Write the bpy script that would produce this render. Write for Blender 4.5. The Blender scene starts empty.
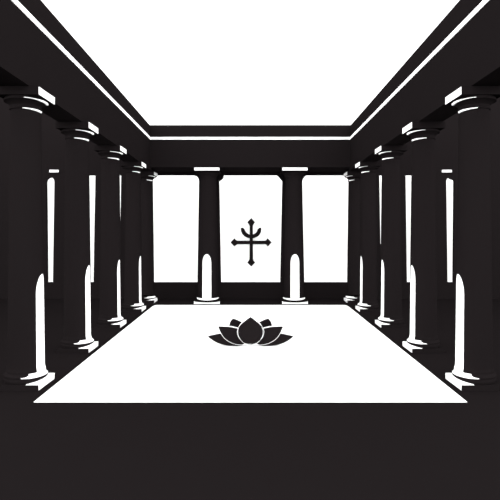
import bpy, bmesh, math
from math import sin, cos, radians as R, atan, asin, atan2, pi

# unit: H = eye height (2 m).  x right, y away from the camera, z up, all lengths given in H
H = 2.0
VX, VY, F = 250.25, 232.0, 500.0
C = bpy.context.scene.collection


def XZ(px, py, d):
    """a point of an upright plane at distance d (in H)"""
    return ((px - VX) / F * d, 1 - (py - VY) / F * d)


# ------------------------------------------------------------------ materials
def material(name, col, rough=0.8, var=0.0, scale=3.0):
    m = bpy.data.materials.new(name)
    m.use_nodes = True
    nt = m.node_tree
    nt.nodes.clear()
    out = nt.nodes.new('ShaderNodeOutputMaterial')
    b = nt.nodes.new('ShaderNodeBsdfDiffuse')
    b.inputs['Roughness'].default_value = rough
    nz = nt.nodes.new('ShaderNodeTexNoise')
    tc = nt.nodes.new('ShaderNodeTexCoord')
    nz.inputs['Scale'].default_value = scale
    nz.inputs['Detail'].default_value = 3
    mx = nt.nodes.new('ShaderNodeMix')
    mx.data_type = 'RGBA'
    a = [c * (1 - var) for c in col] + [1]
    z = [min(1, c * (1 + var)) for c in col] + [1]
    mx.inputs[6].default_value = a
    mx.inputs[7].default_value = z
    nt.links.new(tc.outputs['Object'], nz.inputs['Vector'])
    nt.links.new(nz.outputs['Fac'], mx.inputs[0])
    nt.links.new(mx.outputs[2], b.inputs['Color'])
    nt.links.new(b.outputs[0], out.inputs['Surface'])
    return m


KB = 0.0064
SKY, SKY_AHEAD, LOW, HIGH = 3.2, 1.15, 2.0, 0.5
BLACK = material('black_stone', (KB * 1.17, KB * 0.955, KB * 1.0), 0.0, 0.03)
WHITE = material('white_marble_and_highlight', (0.9, 0.9, 0.9), 0.0, 0.015)  # court stone, and the painted light on the columns


# ------------------------------------------------------------------ helpers
def link(name, bm, mat, parent=None, smooth=False):
    bmesh.ops.remove_doubles(bm, verts=bm.verts, dist=1e-6)
    bmesh.ops.recalc_face_normals(bm, faces=bm.faces)
    me = bpy.data.meshes.new(name)
    bm.to_mesh(me)
    bm.free()
    me.materials.append(mat)
    if smooth:
        for p in me.polygons:
            p.use_smooth = True
        me.set_sharp_from_angle(angle=R(35))
    o = bpy.data.objects.new(name, me)
    C.objects.link(o)
    if parent:
        o.parent = parent
    return o


def tag(o, label, cat, group=None):
    o['label'] = label
    o['category'] = cat
    if group:
        o['group'] = group
    return o


def struct(o, label=None):
    o['kind'] = 'structure'
    if label:
        o['label'] = label
        o['category'] = 'wall' if 'wall' in label else ('floor' if 'floor' in label or 'paving' in label else 'trim')
    return o


def empty(name, loc):
    o = bpy.data.objects.new(name, None)
    o.empty_display_size = 0.2
    C.objects.link(o)
    o.location = loc
    return o


def box(bm, x0, x1, y0, y1, z0, z1, s=1):
    vs = [bm.verts.new((x * H * s, y * H, z * H)) for x in (x0, x1) for y in (y0, y1) for z in (z0, z1)]
    for f in ((0, 1, 3, 2), (4, 6, 7, 5), (0, 4, 5, 1), (2, 3, 7, 6), (0, 2, 6, 4), (1, 5, 7, 3)):
        bm.faces.new([vs[i] for i in f])
    return bm


def bevel(bm, w):
    bmesh.ops.recalc_face_normals(bm, faces=bm.faces)
    bmesh.ops.bevel(bm, geom=bm.edges[:], offset=w * H, segments=2, affect='EDGES', profile=0.5)
    return bm


def prism(loops, mapf, t):
    """fill loops of 2-D points (outer + holes), mapf(a, b, k) gives the 3-D point, k = 0 front, 1 back"""
    bm = bmesh.new()
    edges = []
    for lp in loops:
        vs = [bm.verts.new(Vec(mapf(a, b, 0))) for a, b in lp]
        edges += [bm.edges.new((vs[i], vs[(i + 1) % len(vs)])) for i in range(len(vs))]
    bmesh.ops.triangle_fill(bm, use_beauty=True, use_dissolve=False, edges=edges)
    fr = bm.faces[:]
    base = fr[0].calc_center_median().copy()
    r = bmesh.ops.extrude_face_region(bm, geom=fr)
    off = Vec(mapf(0, 0, 1)) - Vec(mapf(0, 0, 0))
    for v in r['geom']:
        if isinstance(v, bmesh.types.BMVert):
            v.co += off
    return bm


from mathutils import Vector


def Vec(p):
    return Vector((p[0] * H, p[1] * H, p[2] * H))


def ring_pt(r, a, z, s):
    """s=+1: angle grows towards +x, -1 towards -x; a=0 faces the front"""
    return (s * r * sin(a) * H, -r * cos(a) * H, z * H)


def lathe(prof, s=1, n=56):
    bm = bmesh.new()
    rings = []
    for r, z in prof:
        if r < 1e-6:
            rings.append([bm.verts.new((0, 0, z * H))] * n)
        else:
            rings.append([bm.verts.new(ring_pt(r, 2 * pi * i / n, z, s)) for i in range(n)])
    for a, b in zip(rings, rings[1:]):
        for i in range(n):
            j = (i + 1) % n
            q = []
            for v in (a[i], a[j], b[j], b[i]):
                if v not in q:
                    q.append(v)
            if len(q) > 2:
                bm.faces.new(q)
    for k in (0, -1):
        if prof[k][0] > 1e-6:
            bm.faces.new(rings[k])
    return bm


def ribbon(rf, a0, a1, zlo, zhi, s, n=28, m=6, t=0.006):
    """solid curved strip; rf(z) radius of outer face; zlo(q)/zhi(q), q = 0..1 along the arc"""
    bm = bmesh.new()
    g = {}
    for i in range(n + 1):
        q = i / n
        a = a0 + (a1 - a0) * q
        for j in range(m + 1):
            z = zlo(q) + (zhi(q) - zlo(q)) * j / m
            for k, dr in ((0, 0), (1, -t)):
                g[i, j, k] = bm.verts.new(ring_pt(rf(z) + dr, a, z, s))
    shell(bm, g, n, m)
    return bm


def shell(bm, g, n, m):
    def f(*ks):
        try:
            bm.faces.new([g[k] for k in ks])
        except ValueError:
            pass
    for i in range(n):
        for j in range(m):
            for k in (0, 1):
                f((i, j, k), (i + 1, j, k), (i + 1, j + 1, k), (i, j + 1, k))
    for i in range(n):
        for j in (0, m):
            f((i, j, 0), (i + 1, j, 0), (i + 1, j, 1), (i, j, 1))
    for j in range(m):
        for i in (0, n):
            f((i, j, 0), (i, j + 1, 0), (i, j + 1, 1), (i, j, 1))


def patch(rf, rows, s, n=14, t=0.006):
    """solid curved panel; rows = (z, left angle, right angle)"""
    bm = bmesh.new()
    g = {}
    for j, (z, a0, a1) in enumerate(rows):
        for i in range(n + 1):
            a = a0 + (a1 - a0) * i / n
            for k, dr in ((0, 0), (1, -t)):
                g[i, j, k] = bm.verts.new(ring_pt(rf(z) + dr, a, z, s))
    shell(bm, g, n, len(rows) - 1)
    return bm


def lerp(x, pts):
    for (x0, y0), (x1, y1) in zip(pts, pts[1:]):
        if x <= x1 or (x1, y1) == pts[-1]:
            return y0 + (y1 - y0) * (x - x0) / (x1 - x0)


# ------------------------------------------------------------------ side columns
def side_column(side, X, d, zt, ztop_highlight, tune, label):
    fs, cr0, cr1, nk0, nk1, il, ir, ur, ul = tune        # foot height, arcs of the painted rim and shaft highlights
    s = -side                                    # inward direction
    root = empty('column', (side * X * H, d * H, 0))
    root['kind'] = 'thing'
    tag(root, label, 'column', 'round black columns of the two side rows')
    phi = atan(X / d)  # view angle; the painted highlights are turned by it
    w = 0.1355
    # plinth, its lit faces painted white
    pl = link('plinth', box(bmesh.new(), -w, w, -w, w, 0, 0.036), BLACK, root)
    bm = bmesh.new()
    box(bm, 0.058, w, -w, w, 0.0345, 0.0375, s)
    fc = link('plinth_lit_face', bm, WHITE, pl)
    fc['label'] = 'lit inner corner of the plinth top, painted white'
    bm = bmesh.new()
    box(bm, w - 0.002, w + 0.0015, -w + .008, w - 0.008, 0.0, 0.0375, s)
    f2 = link('plinth_lit_face', bm, WHITE, pl)
    f2['label'] = 'lit court side of the plinth, painted white'
    # base
    fz = lambda z: .036 + (z - .036) * fs
    base = link('base_moulding', lathe([(r_, fz(z_)) for r_, z_ in
                                        ((0, .036), (.128, .036), (.133, .045), (.134, .058), (.131, .064),
                                         (.131, .068), (.134, .074), (.134, .080), (.127, .089), (.119, .095), (.1175, .108), (0, .108))], s),
                BLACK, root, True)
    lower_hl = ribbon(lambda z: .1352, phi + R(2), phi + R(92), lambda q: .036,
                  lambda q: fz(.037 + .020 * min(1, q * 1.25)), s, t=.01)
    link('lower_base_highlight', lower_hl, WHITE, base, True)['label'] = 'painted white highlight under the base moulding'  # light on the lower base, drawn as a white strip
    # light on the torus, modelled as a white crescent, as solid of revolution sector
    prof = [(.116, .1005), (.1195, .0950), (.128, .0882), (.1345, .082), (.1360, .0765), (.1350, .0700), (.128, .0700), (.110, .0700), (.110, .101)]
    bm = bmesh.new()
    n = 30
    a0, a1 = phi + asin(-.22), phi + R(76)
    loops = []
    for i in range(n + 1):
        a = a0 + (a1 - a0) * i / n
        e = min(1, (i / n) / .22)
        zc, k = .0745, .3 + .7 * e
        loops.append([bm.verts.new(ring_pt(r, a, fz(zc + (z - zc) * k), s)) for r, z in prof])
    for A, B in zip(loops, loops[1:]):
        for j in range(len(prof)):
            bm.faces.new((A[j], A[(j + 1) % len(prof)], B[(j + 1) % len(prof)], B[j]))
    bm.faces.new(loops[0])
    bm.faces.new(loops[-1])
    link('base_highlight', bm, WHITE, base, True)['label'] = 'painted white crescent highlight round the foot'
    # shaft
    rb, rt = .1135, .0935
    z0, z1 = .108, zt - .13

    def rad(z):
        t = (z - z0) / (z1 - z0)
        r = rb + (rt - rb) * t
        if z < .135:
            r += .007 * ((.135 - z) / .03) ** 2
        return r
    zs = [z0, .113, .119, .126, .135] + [.135 + (z1 - .135) * i / 14 for i in range(1, 15)]
    shaft = link('shaft', lathe([(rad(z), z) for z in zs], s), BLACK, root, True)
    if ztop_highlight:
        zz = ztop_highlight
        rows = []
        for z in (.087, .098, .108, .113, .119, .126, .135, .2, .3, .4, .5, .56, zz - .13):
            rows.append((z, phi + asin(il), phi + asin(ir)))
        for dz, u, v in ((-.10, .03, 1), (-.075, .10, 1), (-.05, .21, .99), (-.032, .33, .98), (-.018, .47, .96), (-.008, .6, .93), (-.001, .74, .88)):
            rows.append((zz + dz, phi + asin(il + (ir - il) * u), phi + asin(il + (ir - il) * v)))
        hl = link('shaft_highlight', patch(lambda z: rad(max(z, .106)) + .0016, rows, s), WHITE, shaft, True)  # light on the shaft, put on as a thin white panel
        hl['label'] = 'painted white pointed highlight up the lower shaft'
    # capital
    ab = zt - .0535
    cap = link('capital', lathe([(rt, z1), (rt + .0055, z1 + .002), (rt + .0065, z1 + .012), (rt + .002, z1 + .018), (rt + .003, z1 + .03),
                                 (.108, z1 + .043), (.124, z1 + .052), (.134, z1 + .056), (.135, z1 + .064), (.128, ab), (0, ab)], s), BLACK, root, True)
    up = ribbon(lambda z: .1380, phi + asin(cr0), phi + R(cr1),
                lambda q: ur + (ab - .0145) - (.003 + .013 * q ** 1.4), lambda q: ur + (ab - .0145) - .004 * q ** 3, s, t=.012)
    link('capital_highlight', up, WHITE, cap, True)['label'] = 'painted white curved highlight under the abacus'  # painted light along the capital's rim
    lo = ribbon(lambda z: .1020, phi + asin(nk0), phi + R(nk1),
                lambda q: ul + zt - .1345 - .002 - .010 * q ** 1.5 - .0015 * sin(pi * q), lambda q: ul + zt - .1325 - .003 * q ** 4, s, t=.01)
    link('necking_highlight', lo, WHITE, cap, True)['label'] = 'painted white curved highlight round the neck'  # painted light on the neck, tapering along the arc
    aba = link('abacus', box(bmesh.new(), -w, w, -w, w, ab, zt), BLACK, root)
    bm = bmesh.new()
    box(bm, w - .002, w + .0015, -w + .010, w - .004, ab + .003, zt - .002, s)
    link('abacus_lit_face', bm, WHITE, aba)['label'] = 'lit court side of the abacus, painted white'  # light from the court, painted onto the black abacus
    return root


ds = (3.2815, 4.266, 5.345, 6.395, 7.195)
xs = (1.4715, 1.4735, 1.493, 1.4965, 1.495)
xr = (1.4685, 1.4755, 1.503, 1.509, 1.506)
zts = (1.920, 1.913, 1.904, 1.883, 1.856)
hl_tops = (.725, .718, .705, .694, None)
tunes = ((1, -.095, 77, -.21, 68, .54, .985, 0, .006), (1, -.12, 74, -.26, 64, .575, .93, .001, .006),
         (1, -.04, 64, -.28, 60, .63, .88, .005, .009), (1, .08, 58, -.12, 56, .65, .88, .010, .014), (.78, .23, 66, .07, 56, .6, .9, .010, .018))
ordn = ('nearest the viewer', 'second from the viewer', 'middle of five', 'fourth from the viewer', 'in the far corner')
for side, nm in ((-1, 'left'), (1, 'right')):
    for i in range(5):
        extra = 'with white pointed highlight' if hl_tops[i] else 'with white rim highlights, none on shaft'
        side_column(side, (xs if side < 0 else xr)[i], ds[i], zts[i], hl_tops[i], tunes[i],
                    f'black column {extra}, {nm} row, {ordn[i]}')


# ------------------------------------------------------------------ back columns
def back_column(cx, tilt, label):
    d = 7.12
    root = empty('column', (cx * H, d * H, 0))
    root['kind'] = 'thing'
    tag(root, label, 'column', 'two broad columns of the far end')
    w = .1835
    pl = link('plinth', box(bmesh.new(), -w + .004, w - .004, -.176, w, 0, .041), BLACK, root)
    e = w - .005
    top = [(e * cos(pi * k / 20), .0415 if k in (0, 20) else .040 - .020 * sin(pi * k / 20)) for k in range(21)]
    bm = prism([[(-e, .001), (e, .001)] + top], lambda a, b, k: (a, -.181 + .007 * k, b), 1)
    link('plinth_lit_face', bm, WHITE, pl)['label'] = 'lit front face of the plinth, painted white'  # lit front of a black plinth, put in as white
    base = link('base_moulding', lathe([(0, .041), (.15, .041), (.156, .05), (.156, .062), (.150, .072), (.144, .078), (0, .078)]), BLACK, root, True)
    link('base_highlight', ribbon(lambda z: .1585, R(-80), R(80), lambda q: .062 - .015 * sin(pi * q), lambda q: .0735, 1, t=.02), WHITE, base, True)['label'] = 'painted white highlight round the foot'  # highlight on the foot, modelled in white
    rb, rt = .139, .121
    z0, z1 = .078, 1.76

    def rad(z):
        return rb + (rt - rb) * (z - z0) / (z1 - z0)
    shaft = link('shaft', lathe([(rad(z0 + (z1 - z0) * i / 12), z0 + (z1 - z0) * i / 12) for i in range(13)]), BLACK, root, True)
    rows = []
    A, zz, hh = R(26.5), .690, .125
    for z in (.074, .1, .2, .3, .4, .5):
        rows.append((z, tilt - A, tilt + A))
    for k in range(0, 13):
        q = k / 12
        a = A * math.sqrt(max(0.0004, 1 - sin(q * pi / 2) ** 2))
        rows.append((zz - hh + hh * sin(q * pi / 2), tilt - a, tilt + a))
    link('shaft_highlight', patch(lambda z: rad(z) + .002, rows, 1), WHITE, shaft, True)['label'] = 'painted white round-topped highlight up the lower shaft'  # shaft highlight as a raised white panel
    cap = link('capital', lathe([(rt, z1), (rt + .004, z1 + .004), (rt + .004, z1 + .014), (rt + .012, z1 + .03), (.15, z1 + .06), (.165, z1 + .078), (0, z1 + .088)]), BLACK, root, True)
    aba = link('abacus', box(bmesh.new(), -w + .004, w - .004, -.176, w, z1 + .085, 1.902), BLACK, root)
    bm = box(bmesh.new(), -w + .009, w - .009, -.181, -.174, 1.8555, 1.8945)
    link('abacus_lit_face', bm, WHITE, aba)['label'] = 'lit front face of the abacus, painted white'  # lit front of a black abacus, put in as white
    return root


back_column(-.603, R(-2), 'broad black column left of the cross window, white round-topped highlight, at far end')
back_column(.621, R(2), 'broad black column right of the cross window, white round-topped highlight, at far end')

# ------------------------------------------------------------------ setting
# black paving and the white court floor
bm = box(bmesh.new(), -16, 16, -6, 14, -.1, 0)
struct(link('floor', bm, BLACK), 'black paving around the white court floor')
fl = [(-1.270, 2.931), (1.272, 2.931), (1.286, 4.1), (1.316, 6.68), (1.308, 6.78), (1.280, 6.825), (-1.280, 6.825), (-1.305, 6.78), (-1.312, 6.68), (-1.284, 4.1)]
bm = prism([fl], lambda a, b, k: (a, b, .004 - .003 * k), 1)
struct(link('floor', bm, WHITE), 'white stone floor of the court')

# side walls carried by the columns
for side, nm in ((-1, 'left'), (1, 'right')):
    def topz(d):
        return 2.541 - (d - 3.31) * .0163
    lower = [(2.4, 1.924)] + [(ds[i] + e, zts[i] + .0006) for i in range(5) for e in (-.138, .138)] + [(7.5, 1.8566)]
    loop = lower + [(7.5, topz(7.5)), (2.4, topz(2.4))]
    bm = prism([loop], lambda a, b, k: (side * (1.392 + .2 * k), a, b), 1)
    struct(link(f'wall_{nm}', bm, BLACK), f'black upper wall carried by the {nm} column row')
    mz = lambda d: 2.347 - (d - 2.893) * .01532
    loop = [(2.4, mz(2.4)), (6.95, mz(6.95)), (6.95, mz(6.95) + .035), (2.4, mz(2.4) + .035)]
    bm = prism([loop], lambda a, b, k: (side * (1.386 + .01 * k), a, b), 1)
    struct(link('trim_1' if side < 0 else 'trim_2', bm, WHITE), f'white moulding line along the {nm} upper wall')

# architrave over the back columns and its moulding
bm = box(bmesh.new(), -1.40, 1.40, 6.965, 7.49, 1.902, 2.489)
struct(link('wall_upper_back', bm, BLACK), 'black upper wall over the far columns')
bm = box(bmesh.new(), -1.392, 1.392, 6.945, 6.975, 2.286, 2.320)
struct(link('trim_3', bm, WHITE), 'white moulding line along the far upper wall')

# back wall with its openings
D = 7.5
pz = lambda pts: [XZ(x, y, D) for x, y in pts]
T, B = 175.1, 282.4
holes = []
# left bay, cross bay, right bay
holes.append(pz([(150, T), (193, T)] + [(193 + 6 * sin(R(a)), T + 6 - 6 * cos(R(a))) for a in (15, 30, 45, 60, 75, 90)] + [(197.4, B), (151, B)]))
holes.append(pz([(223.6, T), (277, T), (278.5, 176.2), (282.4, 181), (280.4, B), (221, B), (219.2, 181), (222.4, 179), (223.6, 177)]))
holes.append(pz([(307, T), (351, T), (350, B), (304.4, B), (302.2, 181), (303.4, 178.5), (305.4, 175.8)]))
# narrow slots seen between the side columns
holes.append(pz([(45.9, 181.9), (46.5, 179.8), (47.8, 178.3), (49.2, 177.6), (51.2, 177.2), (52.9, 178.2), (54, 179.8), (54.4, 182), (52.9, B), (46.9, B)]))
holes.append(pz([(87.9, T), (95.4, T), (93.5, B), (88.7, B)]))
holes.append(pz([(117.3, T), (121.2, T), (120.0, 244), (117.3, 244)]))
holes.append(pz([(454.7, 180.6), (454.2, 179.8), (451.5, 179.0), (449.5, 177.8), (447.8, 178.1), (446.7, 179.4), (446.3, 181.4), (447.6, B), (453.8, B)]))
holes.append(pz([(413.1, T), (405.6, T), (407.0, B), (411.9, B)]))
holes.append(pz([(383.2, T), (379.3, T), (380.5, 244), (383.2, 244)]))
outer = [(-6.5, 0), (6.5, 0), (6.5, 3.25), (2.19, 3.25), (2.19, 2.44), (-2.19, 2.44), (-2.19, 3.25), (-6.5, 3.25)]
bm = prism([outer] + holes, lambda a, b, k: (a, D + .06 * k, b), 1)
struct(link('wall_back', bm, BLACK), 'black far wall with three wide openings and narrow slots')
for i, (x0, x1) in enumerate(((49.8, 58.8), (441.7, 451.4))):
    a, z0 = XZ(x0, 172.4, D)
    b, z1 = XZ(x1, 170.0, D)
    bm = box(bmesh.new(), a, b, D - .02, D + .01, z0, z1)
    struct(link(f'trim_{4 + i}', bm, WHITE), f'small white block over the {("left", "right")[i]} outer slot')

# white garden wall behind the openings
bm = box(bmesh.new(), -7.2, 7.2, 10.4, 10.55, 0, 2.45)
struct(link('wall_garden', bm, WHITE), 'white wall behind the openings')

bm = box(bmesh.new(), -7.2, 7.2, 7.6, 10.4, -.02, .004)
struct(link('floor', bm, WHITE), 'white floor added beyond the openings to bounce light')  # added reflector, brightens the garden wall

# ------------------------------------------------------------------ cross with crescent on the white wall
DC = 10.375
root = empty('cross_emblem', ((251.3 - VX) / F * DC * H, DC * H, XZ(0, 266, DC)[1] * H))
tag(root, 'black cross with pointed ends and upturned crescent, in the middle opening', 'cross')
ox, oz = root.location.x / H, root.location.z / H


def emblem(name, pts, y0, y1):
    loop = [(XZ(x, y, DC)[0] - ox, XZ(x, y, DC)[1] - oz) for x, y in pts]
    bm = prism([loop], lambda a, b, k: (a, y0 + (y1 - y0) * k, b), 1)
    return link(name, bm, BLACK, root)


cx = 251.3
half = [(1.35, 226), (1.6, 225), (3.4, 222), (0, 218.3)]
vert = [(cx + 1.5, 226.2), (cx + 1.9, 224.8), (cx + 3.7, 222.1), (cx, 218.0), (cx - 4.0, 222.1), (cx - 2.1, 224.8), (cx - 1.6, 226.2),
        (cx - 1.8, 259), (cx - 2.4, 260.8), (cx - 4.0, 262.4), (cx, 266.5), (cx + 3.9, 262.4), (cx + 2.2, 260.8), (cx + 1.7, 259)]
emblem('upright_bar', vert, -.002, .0248)
cy = 242.4
hor = [(237, cy - 1.7), (235.8, cy - 2.5), (234.4, cy - 4.0), (230.5, cy), (234.4, cy + 4.0), (235.8, cy + 2.8), (237.5, cy + 1.8),
       (265.2, cy + 1.8), (266.6, cy + 2.5), (267.8, cy + 4.1), (271.6, cy), (267.6, cy - 4.1), (266.4, cy - 2.4), (265, cy - 1.7)]
emblem('crossbar', hor, .0, .0248)
pts = []
oc = [(240.8, 228.9), (241.2, 231.7), (242.5, 234.3), (244.8, 236.5), (248, 238.0), (251.2, 238.5), (254.4, 238.0), (257.6, 236.5), (259.9, 234.3), (261.0, 231.7), (261.3, 228.9)]
ic = [(261.0, 227.8), (259.6, 227.7), (257.7, 229.2), (257.4, 230.5), (256.6, 232.1), (255.1, 233.5), (253, 234.4), (251.3, 234.7), (249.4, 234.4), (247.4, 233.5), (245.9, 232.1), (244.9, 230.3), (244.5, 229.0), (242.7, 227.7), (241.1, 227.8)]
emblem('crescent', oc + ic, .002, .0248)

# ------------------------------------------------------------------ lotus on the white floor
DL = 4.386
lot = empty('lotus_flower', (0, DL * H, .004 * H))
tag(lot, 'black lotus flower with white-edged petals on the white floor', 'flower')


def catmull(pts, corners, n=6):
    """closed smooth outline; indices in corners stay sharp"""
    out = []
    m = len(pts)
    for i in range(m):
        p1, p2 = pts[i], pts[(i + 1) % m]
        p0 = pts[i - 1] if i not in corners else (2 * p1[0] - p2[0], 2 * p1[1] - p2[1])
        j = (i + 1) % m
        p3 = pts[(i + 2) % m] if j not in corners else (2 * p2[0] - p1[0], 2 * p2[1] - p1[1])
        for k in range(n):
            t = k / n
            out.append(tuple(.5 * (2 * p1[c] + (p2[c] - p0[c]) * t + (2 * p0[c] - 5 * p1[c] + 4 * p2[c] - p3[c]) * t * t
                                   + (3 * p1[c] - p0[c] - 3 * p2[c] + p3[c]) * t ** 3) for c in (0, 1)))
    return out


def petal(name, pts, corners, dd, mirror, rim):
    d = DL + dd
    out = catmull(pts, corners)
    if mirror:
        out = [(2 * 250.6 - x, y) for x, y in out]
    mx = sum(p[0] for p in out) / len(out)
    my = sum(p[1] for p in out) / len(out)

    def mk(loop, y0, y1):
        lp = []
        for x, y in loop:
            a, z = XZ(x, y, d)
            lp.append((a, z))
        bm = prism([lp], lambda a, b, k: (a, dd + y0 + (y1 - y0) * k, b), 1)
        for v in bm.verts:                       # petals curl back slightly away from the centre
            v.co.z = max(v.co.z, .0)
        return bm
    def grow(loop, e):
        n = len(loop)
        area = sum(loop[i][0] * loop[(i + 1) % n][1] - loop[(i + 1) % n][0] * loop[i][1] for i in range(n))
        sg = 1 if area > 0 else -1
        g = []
        for i in range(n):
            x0, y0 = loop[i - 1]
            x1, y1 = loop[(i + 1) % n]
            tx, ty = x1 - x0, y1 - y0
            L = math.hypot(tx, ty) or 1
            g.append((loop[i][0] + sg * ty / L * e, loop[i][1] - sg * tx / L * e))
        return g
    o = link(name, bevel(mk(grow(out, .3), 0, .03), .001), BLACK, lot)
    if rim:
        r = link('petal_rim', mk(grow(out, rim), .012, .028), WHITE, o)
        r['label'] = 'white edge of the petal'
    return o


petal('petal', [(250.6, 317.9), (255.5, 321.8), (259.9, 325.6), (262.2, 330.5), (262, 336), (259, 341), (254.8, 343.6), (250.6, 344.2),
                (246.2, 343.6), (242, 341), (239, 336), (238.6, 330.5), (241, 325.6), (245.4, 321.8)], (0,), -.10, False, .95)
for mir in (False, True):
    petal('petal', [(218.6, 327.4), (223, 327.5), (230, 328), (237.2, 329.4), (236.6, 333), (238, 338), (241.2, 342), (243.8, 344.2), (240.5, 344.9), (233, 343.5), (226, 339.5), (221.5, 333.8)],
          (0, 3, 7), -.06, mir, .95)
    petal('petal', [(208.2, 337.3), (213.5, 336.2), (220, 334.9), (223, 336), (227, 341), (233, 344), (242.8, 345.5), (236, 346.2), (226, 345.6), (216, 342.4)],
          (0, 6), -.02, mir, 0)
    petal('petal', [(229.3, 326.8), (230.4, 323), (232.8, 320), (236, 320.8), (241.6, 323.4), (243, 327), (243, 338), (232, 338), (229.6, 330)], (0, 2, 4, 6, 7), .03, mir, 0)

# ------------------------------------------------------------------ camera, sky, view
cam = bpy.data.cameras.new('camera')
co = bpy.data.objects.new('camera', cam)
C.objects.link(co)
co.location = (0, 0, H)
co.rotation_euler = (R(90), 0, 0)
cam.sensor_width = 36
cam.lens = 36
cam.shift_x = (250 - VX) / 500
cam.shift_y = -(250 - VY) / 500
cam.clip_end = 300
bpy.context.scene.camera = co

w = bpy.data.worlds.new('overcast_sky')
bpy.context.scene.world = w
w.use_nodes = True
nt = w.node_tree
bg = nt.nodes['Background']
bg.inputs['Color'].default_value = (1, 1, 1, 1)
# bright overcast: paler ahead, brighter low in the sky behind the viewer
tc = nt.nodes.new('ShaderNodeTexCoord')
sp = nt.nodes.new('ShaderNodeSeparateXYZ')
nt.links.new(tc.outputs['Generated'], sp.inputs[0])
ahead = nt.nodes.new('ShaderNodeMapRange')
for k, v in (('From Min', .5), ('From Max', .85), ('To Min', SKY), ('To Max', SKY_AHEAD)):
    ahead.inputs[k].default_value = v
nt.links.new(sp.outputs['Y'], ahead.inputs['Value'])
up = nt.nodes.new('ShaderNodeMapRange')
for k, v in (('From Min', 0), ('From Max', 1), ('To Min', LOW), ('To Max', HIGH)):
    up.inputs[k].default_value = v
nt.links.new(sp.outputs['Z'], up.inputs['Value'])
mul = nt.nodes.new('ShaderNodeMath')
mul.operation = 'MULTIPLY'
nt.links.new(ahead.outputs[0], mul.inputs[0])
nt.links.new(up.outputs[0], mul.inputs[1])
nt.links.new(mul.outputs[0], bg.inputs['Strength'])

vs = bpy.context.scene.view_settings
vs.view_transform = 'Standard'
vs.look = 'None'
vs.exposure = 0
vs.gamma = 1
vs.use_curve_mapping = False
